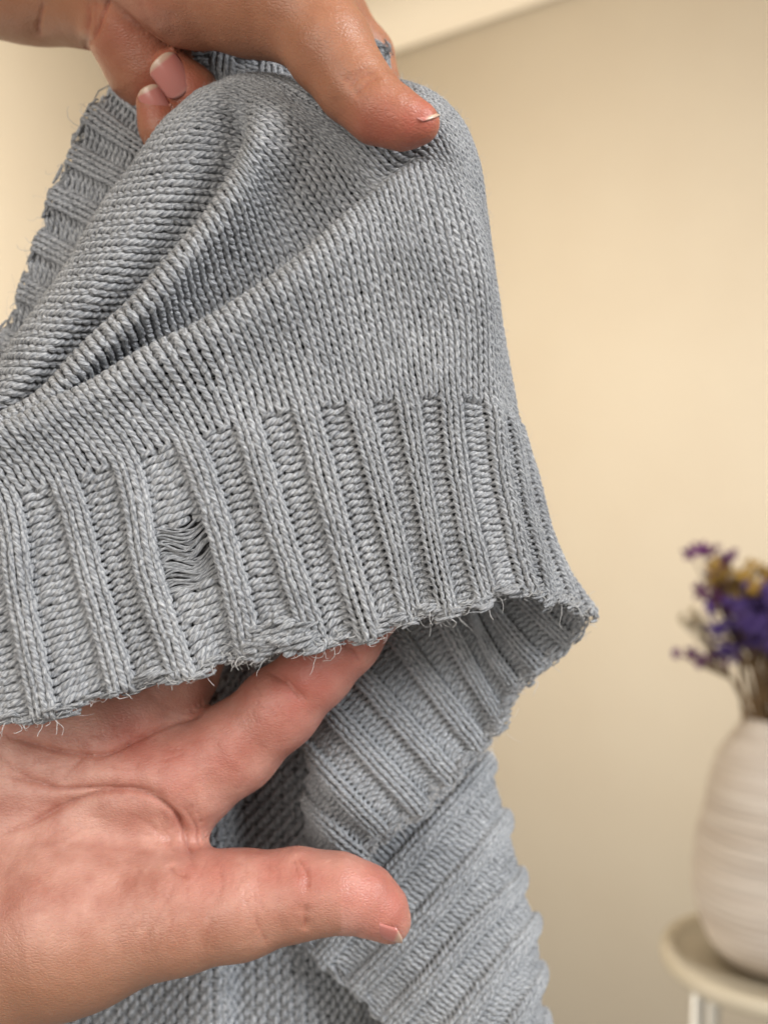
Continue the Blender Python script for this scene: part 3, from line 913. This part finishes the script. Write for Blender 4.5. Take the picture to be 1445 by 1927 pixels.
low = Hand([
    # thenar and thumb
    ([(-230,1810,289,190),(-60,1775,282,190),(140,1730,274,165),(330,1712,269,112),(450,1702,268,95),(560,1682,268,79),(635,1680,267,68),(688,1693,267,58),(722,1720,267,45),(738,1739,267,30)], 0.012),
    # palm under the thenar
    ([(-230,1612,298,195),(-80,1600,296,190),(120,1590,292,140),(290,1570,288,95)], 0.012),
    # index metacarpal and finger
    ([(-200,1490,292,130),(60,1470,290,118),(260,1468,286,112),(345,1462,283,100),(440,1408,281,82),(525,1332,279,74),(597,1263,277,64),(658,1212,275,52),(714,1165,274,36)], 0.006),
    # middle metacarpal and finger
    ([(-200,1400,296,130),(40,1380,293,118),(205,1362,290,100),(280,1330,290,84),(332,1265,292,75),(375,1180,294,68),(440,1095,292,62),(470,1035,290,45)], 0.006),
    # ring
    ([(-260,1300,300,125),(0,1275,296,112),(110,1240,295,92),(190,1150,298,80),(250,1050,300,70),(290,965,298,50)], 0.006),
    # little finger
    ([(-320,1210,304,115),(-130,1180,301,100),(-20,1120,300,80),(50,1035,302,68),(95,965,302,46)], 0.006),
], [
    ([(-20,1375),(60,1398),(130,1418),(190,1420),(250,1395),(330,1358),(378,1344)], 1.1, 5.5),
    ([(0,1462),(60,1470),(110,1485),(190,1480),(260,1485),(310,1500)], 0.8, 5),
    ([(-10,1575),(60,1548),(130,1512),(200,1490),(270,1492),(320,1525),(350,1570),(372,1610)], 1.0, 6),
    ([(40,1560),(100,1525),(150,1500)], 0.4, 4),
    ([(0,1592),(110,1582),(200,1592),(300,1605),(390,1612)], 0.7, 9, 0.15),
    ([(235,1528),(290,1560),(335,1600)], 0.6, 7, 0.3),
    ([(330,1530),(355,1570),(362,1608)], 0.5, 4),
    ([(345,1520),(372,1560),(380,1600)], 0.4, 4),
    ([(110,1470),(140,1440),(160,1420)], 0.3, 4),
    ([(0,1418),(40,1455),(100,1480)], 0.35, 4),
    ([(395,1395),(420,1440),(450,1455)], 0.22, 5, 0.6),
    ([(405,1380),(412,1410),(430,1440)], 0.15, 4, 0.6),
    ([(500,1262),(540,1290),(575,1325)], 0.55, 5),
    ([(512,1256),(556,1296),(585,1322)], 0.35, 4),
    ([(640,1205),(665,1225),(680,1248)], 0.45, 4),
    ([(300,1345),(340,1350),(385,1338)], 0.3, 5, 0.5),
    ([(275,1300),(305,1325),(350,1342)], 0.3, 6, 0.4),
    ([(415,1625),(418,1660),(405,1700),(370,1745)], 0.35, 5, 0.5),
    ([(330,1640),(318,1690),(290,1740),(260,1790)], 0.4, 6, 0.5),
    ([(318,1625),(330,1640),(360,1650)], 0.4, 5),
    ([(560,1606),(577,1640),(578,1680)], 0.5, 5),
    ([(578,1700),(574,1735),(570,1752)], 0.5, 5),
    ([(552,1610),(562,1650)], 0.3, 4),
    ([(480,1712),(490,1750),(505,1780)], 0.25, 5),
] + fine)
px = low.px
flush = 0.7 * near(px, [(735,1700),(690,1672)], 60) + 0.7 * near(px, [(690,1185),(640,1230),(590,1270)], 70) + 0.6 * near(px, [(520,1320),(330,1440),(260,1400),(400,1400)], 85) + 0.5 * near(px, [(570,1645),(520,1640),(400,1640)], 60)
tanv = 0.9 * smooth(px[:, 1] + 0.10 * px[:, 0], 1690, 1900) * (px[:, 0] < 640)
hand1 = empty('hand', tuple(W((-100, 1850, 292))))
tag(hand1, 'open palm with outstretched thumb and index finger under the frayed hem', 'hand')
add_mesh('skin', low.V, low.Q, SKIN, hand1, attrs={'flush': np.clip(flush, 0, 1), 'tan': np.clip(tanv, 0, 1), 'crease': low.line})
c = W((708, 1763, 262.4)); f_ = W((755, 1786, 263)) - W((668, 1753, 264.5))
nail(hand1, c, f_, (0.15, -0.45, -0.88), 0.0138, 0.0114, bend=54, arch=0.05)
attach(hand1)

# ---- upper hand: wrist at the left, thumb pressing the cloth
up = Hand([
    # forearm and wrist
    ([(-300,-108,312,175),(-100,-98,308,150),(60,-72,302,140),(180,-36,296,122)], 0.006),
    # heel of the hand down to the little finger side
    ([(235,-60,290,105),(252,40,290,92),(285,120,294,82),(330,190,300,60),(360,235,302,40)], 0.005),
    # thenar
    ([(230,-136,275,130),(360,-44,268,120),(470,-10,263,104),(545,0,259,98)], 0.004),
    # thumb
    ([(470,-70,262,105),(562,2,257,90),(620,92,253,78),(665,160,251,66),(712,207,249,58),(762,229,248,46),(793,233,247,33)], 0.008),
    # palm behind
    ([(330,-80,300,150),(480,-20,305,150),(600,40,310,90)], 0.010),
    # index finger behind the cloth
    ([(600,20,312,70),(680,110,314,58),(698,160,312,50),(640,230,306,44),(560,250,300,40)], 0.004),
    # middle fingertip
    ([(560,140,312,55),(470,260,304,48),(400,225,292,44),(362,172,284,43),(322,128,280,38)], 0.0008),
    # ring fingertip
    ([(500,180,312,50),(400,320,304,44),(330,290,292,40),(304,240,286,37),(288,196,284,31)], 0.0008),
], [
    ([(165,0),(160,50),(165,100)], 0.8, 7),
    ([(182,-10),(176,30),(172,70)], 0.4, 6, 0.6),
    ([(212,-10),(188,38),(168,84)], 0.7, 6),
    ([(82,0),(74,45),(78,70)], 0.5, 6),
    ([(258,-20),(272,30),(292,68),(318,94)], 0.6, 8, 0.4),
    ([(515,20),(505,60),(525,110)], 0.25, 8, 0.2),
    ([(318,20),(324,50),(338,85)], 0.2, 6, 0.3),
    ([(650,172),(676,146),(708,130)], 0.35, 5),
    ([(660,182),(688,158),(718,144)], 0.35, 5),
    ([(645,160),(664,140),(694,122)], 0.25, 5),
    ([(628,180),(640,212),(630,236)], 0.2, 7, 0.4),
    ([(560,60),(575,110),(560,150)], 0.15, 8, 0.1),
    ([(318,185),(335,165),(355,160)], 0.3, 4),
])
px = up.px
flush = 0.95 * near(px, [(770,235),(720,235),(800,225)], 60) + 0.95 * near(px, [(320,130),(350,160),(370,180)], 40) + 0.7 * near(px, [(290,205),(285,180)], 32) + 0.45 * near(px, [(255,20),(230,60)], 60)
tanv = 0.9 * smooth(-px[:, 0], -190, -120) + 0.35 * smooth(px[:, 0], 300, 480)
hand2 = empty('hand', tuple(W((40, -60, 302))))
tag(hand2, 'hand reaching in from above, thumb pressing the gathered grey cloth', 'hand')
add_mesh('skin', up.V, up.Q, SKIN_SHADED, hand2, attrs={'flush': np.clip(flush, 0, 1), 'tan': np.clip(tanv, 0, 1), 'crease': up.line})
nail(hand2, W((782, 196, 245.6)), W((828, 213, 245.5)) - W((745, 183, 246.5)), (0.2, -0.42, 0.88), 0.0130, 0.0108, bend=50, arch=0.03)
nail(hand2, W((325, 141, 274.2)), W((300, 112, 274)) - W((345, 172, 278.4)), (-0.12, -0.97, 0.15), 0.0112, 0.0095, bend=55)
nail(hand2, W((291, 194, 279.2)), W((276, 170, 279)) - W((300, 218, 282)), (-0.10, -0.97, 0.12), 0.0095, 0.0075, bend=55)
attach(hand2)

# ------------------------------------------------------------------ vase, flowers and stool behind, out of focus
def lathe(name, prof, cx, cy, mat, parent=None, seg=64, wob=None):
    prof = np.array(prof, float)
    a = np.linspace(0, 2 * np.pi, seg, endpoint=False)
    V = np.empty((len(prof), seg, 3))
    rr = prof[:, 0][:, None] * np.ones(seg)
    if wob is not None: rr = rr + wob(prof[:, 1][:, None], a[None])
    V[..., 0] = cx + rr * np.cos(a); V[..., 1] = cy + rr * np.sin(a); V[..., 2] = prof[:, 1][:, None]
    idx = np.arange(V.size // 3).reshape(len(prof), seg)
    nx = np.roll(idx, -1, 1)
    Q = np.stack([idx[:-1], nx[:-1], nx[1:], idx[1:]], -1).reshape(-1, 4)
    return add_mesh(name, V, Q, mat, parent)

DV_ = 905.0
pb = W((1466, 1800, DV_)); VX, VY, VZ = pb
ztop = W((1466, 1352, DV_))[2]
hh = ztop - VZ
m, nt, b = new_mat('ribbed_ceramic')
tc = N(nt, 'ShaderNodeTexCoord'); nz = N(nt, 'ShaderNodeTexNoise'); nz.inputs['Scale'].default_value = 9; nz.inputs['Detail'].default_value = 5
mpv = N(nt, 'ShaderNodeMapping'); mpv.inputs['Scale'].default_value = (1, 1, 22)
nt.links.new(tc.outputs['Object'], mpv.inputs['Vector']); nt.links.new(mpv.outputs[0], nz.inputs['Vector'])
nt.links.new(ramp(nt, [(0.35, (0.45, 0.385, 0.33)), (0.65, (0.56, 0.50, 0.44))], nz.outputs[0]), b.inputs['Base Color'])
b.inputs['Roughness'].default_value = 0.6
CERAMIC = m
ks = np.array([0, .02, .12, .3, .5, .7, .85, .95, 1.0]); rs = np.array([.050, .061, .070, .0755, .072, .063, .051, .036, .032])
zz = np.linspace(0, 1, 150); rr = np.interp(zz, ks, rs)
rr = np.convolve(np.pad(rr, 6, mode='edge'), np.ones(13) / 13, 'valid')
ring = (0.0008 * np.sin(zz * 2 * np.pi * 33 + 2.5 * np.sin(zz * 9)) + 0.0004 * np.sin(zz * 2 * np.pi * 13 + 4 * np.sin(zz * 13))) * smooth(zz, 0.03, 0.1) * (1 - smooth(zz, 0.93, 0.98))
prof = [(0.001, VZ + 0.002)] + [(rr[i] + ring[i], VZ + 0.002 + zz[i] * hh) for i in range(150)] + [(0.029, ztop), (0.027, ztop - 0.03), (0.03, ztop - 0.08)]
vase = lathe('vase', prof, VX, VY, CERAMIC, wob=lambda z, a: 0.0012 * np.sin(2 * a + z * 60) + 0.0006 * np.sin(5 * a - z * 90))
tag(vase, 'cream ridged ceramic vase standing on the round stool', 'vase')

m, nt, b = new_mat('stool_paint'); b.inputs['Base Color'].default_value = (0.54, 0.48, 0.37, 1); b.inputs['Roughness'].default_value = 0.45
STOOL = m
m, nt, b = new_mat('stool_metal'); b.inputs['Base Color'].default_value = (0.8, 0.78, 0.72, 1); b.inputs['Roughness'].default_value = 0.3; b.inputs['Metallic'].default_value = 0.3
LEGM = m
stool = empty('round_stool', (VX, VY, 0))
tag(stool, 'small round cream stool with slim pale legs under the vase', 'stool')
zt = VZ
lathe('seat', [(0.0005, zt - 0.006), (0.090, zt - 0.006), (0.092, zt - 0.001), (0.097, zt + 0.004), (0.103, zt + 0.003), (0.105, zt - 0.003), (0.104, zt - 0.011), (0.099, zt - 0.013), (0.0005, zt - 0.013)], VX, VY, STOOL, stool)
for a in np.radians([200, 290, 20, 110]):
    t_ = np.linspace(0, 1, 6)[:, None]
    p0 = np.array([VX + 0.088 * math.cos(a), VY + 0.088 * math.sin(a), zt - 0.013]); p1 = np.array([VX + 0.125 * math.cos(a), VY + 0.125 * math.sin(a), 0.0])
    p = (p0 + (p1 - p0) * t_)[None]
    V_, Q_, uv_ = tubes(p, np.full((1, 6), 0.0065), np.tile(np.array([0.0, 1.0, 0.1]), (1, 6, 1)), 12)
    add_mesh('leg', V_, Q_, LEGM, stool)
attach(stool)

def plain(name, c, rough=0.8):
    m, nt, b = new_mat(name)
    tc = N(nt, 'ShaderNodeTexCoord'); nz = N(nt, 'ShaderNodeTexNoise'); nz.inputs['Scale'].default_value = 120
    nt.links.new(tc.outputs['Object'], nz.inputs['Vector'])
    nt.links.new(ramp(nt, [(0.3, tuple(x * 0.6 for x in c)), (0.7, tuple(min(1, x * 1.3) for x in c))], nz.outputs[0]), b.inputs['Base Color'])
    b.inputs['Roughness'].default_value = rough
    return m
PURP = plain('violet_petals', (0.06, 0.03, 0.15)); MAUVE = plain('plum_petals', (0.11, 0.022, 0.11)); YEL = plain('ochre_petals', (0.34, 0.20, 0.035)); STEM = plain('dry_stems', (0.13, 0.075, 0.03)); BEIGE = plain('pale_dry_grass', (0.40, 0.32, 0.20))

def sprig(label, tip, mat, spread, nfl, size, group='dried flowers in the vase', bend=(0, 0, 0)):
    """one dried stem out of the vase with a head of small papery florets"""
    tipw = W(tip)
    base = np.array([VX + rng.uniform(-0.012, 0.012), VY + rng.uniform(-0.012, 0.012), ztop - 0.09])
    root = empty('dried_flower', tuple(base))
    tag(root, label, 'flower', group)
    t_ = np.linspace(0, 1, 12)[:, None]
    mid = np.array([VX + (tipw[0] - VX) * 0.25, VY + (tipw[1] - VY) * 0.25, ztop + 0.01])
    p = (1 - t_) ** 2 * base + 2 * t_ * (1 - t_) * mid + t_ ** 2 * tipw + np.array(bend) * np.sin(np.pi * t_)
    V_, Q_, uv_ = tubes(p[None], np.linspace(0.0022, 0.0012, 12)[None], np.tile(np.array([0.1, 1.0, 0.1]), (1, 12, 1)), 7)
    add_mesh('stem', V_, Q_, STEM, root)
    Vs, Qs, off = [], [], 0
    for i in range(nfl):
        c = tipw + np.clip(rng.normal(0, 1, 3), -1.5, 1.5) * np.array(spread) * 0.9
        ax = nrm(rng.normal(0, 1, 3) + np.array([-0.3, -0.6, 0.8])); s1 = nrm(np.cross(ax, [0.3, 0.5, 0.1])); s2 = np.cross(ax, s1)
        sz = size * rng.uniform(0.6, 1.25)
        for q in range(6):
            th = q * np.pi / 3 + rng.uniform(-.2, .2); dr = s1 * math.cos(th) + s2 * math.sin(th); sd = np.cross(ax, dr)
            pet = [c, c + sz * (0.5 * dr + 0.28 * sd + 0.22 * ax), c + sz * (1.0 * dr + 0.12 * sd + 0.36 * ax), c + sz * (1.0 * dr - 0.12 * sd + 0.36 * ax), c + sz * (0.5 * dr - 0.28 * sd + 0.22 * ax)]
            pet2 = [v_ - ax * sz * 0.09 for v_ in pet]
            Vs += pet + pet2
            o = off
            Qs += [(o, o+1, o+4), (o+1, o+2, o+3), (o+1, o+3, o+4), (o+5, o+9, o+6), (o+6, o+8, o+7), (o+6, o+9, o+8),
                   (o+1, o+6, o+2), (o+2, o+6, o+7), (o+2, o+7, o+3), (o+3, o+7, o+8), (o+3, o+8, o+4), (o+4, o+8, o+9)]
            off += 10
        # connecting stalk
    fl = add_mesh('petals', np.array(Vs), np.array(Qs), mat, root, shade=False)
    # stalks from the stem to the florets
    cs = np.array(Vs).reshape(nfl, 60, 3)[:, 0]
    st = np.stack([np.linspace(p[8], c_, 5) for c_ in cs])
    V_, Q_, uv_ = tubes(st, np.full((nfl, 5), 0.0006), np.tile(np.array([0.1, 1.0, 0.1]), (nfl, 5, 1)), 4)
    add_mesh('stalks', V_, Q_, STEM, root)
    attach(root)

sprig('dark plum dried flower nodding highest at the top left of the bunch', (1338,1052,900), MAUVE, (.014,.010,.005), 8, .010)
sprig('plum dried flower just below the highest one, beside the ochre blooms', (1345,1098,905), MAUVE, (.008,.010,.011), 8, .010)
sprig('ochre yellow dried bloom between the plum flowers', (1382,1082,900), YEL, (.013,.012,.009), 10, .011)
sprig('ochre and brown dried bloom at the right edge of the bunch', (1432,1090,915), YEL, (.016,.012,.009), 10, .010)
sprig('plum dried flower in the middle of the bunch above the violet heads', (1392,1128,905), MAUVE, (.018,.014,.010), 15, .011)
sprig('large violet dried flower head at the centre of the bunch', (1400,1178,885), PURP, (.020,.014,.014), 27, .011)
sprig('violet dried flower head against the right edge of the frame', (1442,1155,890), PURP, (.014,.014,.018), 24, .011)
sprig('violet dried flower hanging low over the brown stems', (1428,1205,890), PURP, (.018,.014,.010), 18, .010)
sprig('dusky dried flower spray drooping out low on the left', (1322,1238,895), MAUVE, (.019,.008,.0035), 12, .007, bend=(0, 0, 0.012))
sprig('small pale dried grass leaning out left above the low spray', (1305,1168,900), BEIGE, (.008,.004,.006), 6, .006)
bundle = empty('stem_bundle', (VX, VY, ztop - 0.08))
tag(bundle, 'dense bundle of bare brown dried stems rising from the vase mouth', 'dried stems')
for i in range(16):
    a = rng.uniform(0, 2 * np.pi); rr_ = rng.uniform(0.004, 0.024)
    base = np.array([VX + rr_ * math.cos(a), VY + rr_ * math.sin(a), ztop - 0.08])
    end = W((rng.uniform(1385, 1475), rng.uniform(1170, 1235), 905)) + np.array([0, rng.uniform(-.02, .03), 0])
    t_ = np.linspace(0, 1, 8)[:, None]
    p = base + (end - base) * t_ + np.array([rng.uniform(-.006, .006), 0, 0]) * np.sin(np.pi * t_)
    V_, Q_, uv_ = tubes(p[None], np.linspace(0.0026, 0.0015, 8)[None], np.tile(np.array([0.1, 1.0, 0.1]), (1, 8, 1)), 6)
    add_mesh('stem', V_, Q_, STEM, bundle)
attach(bundle)
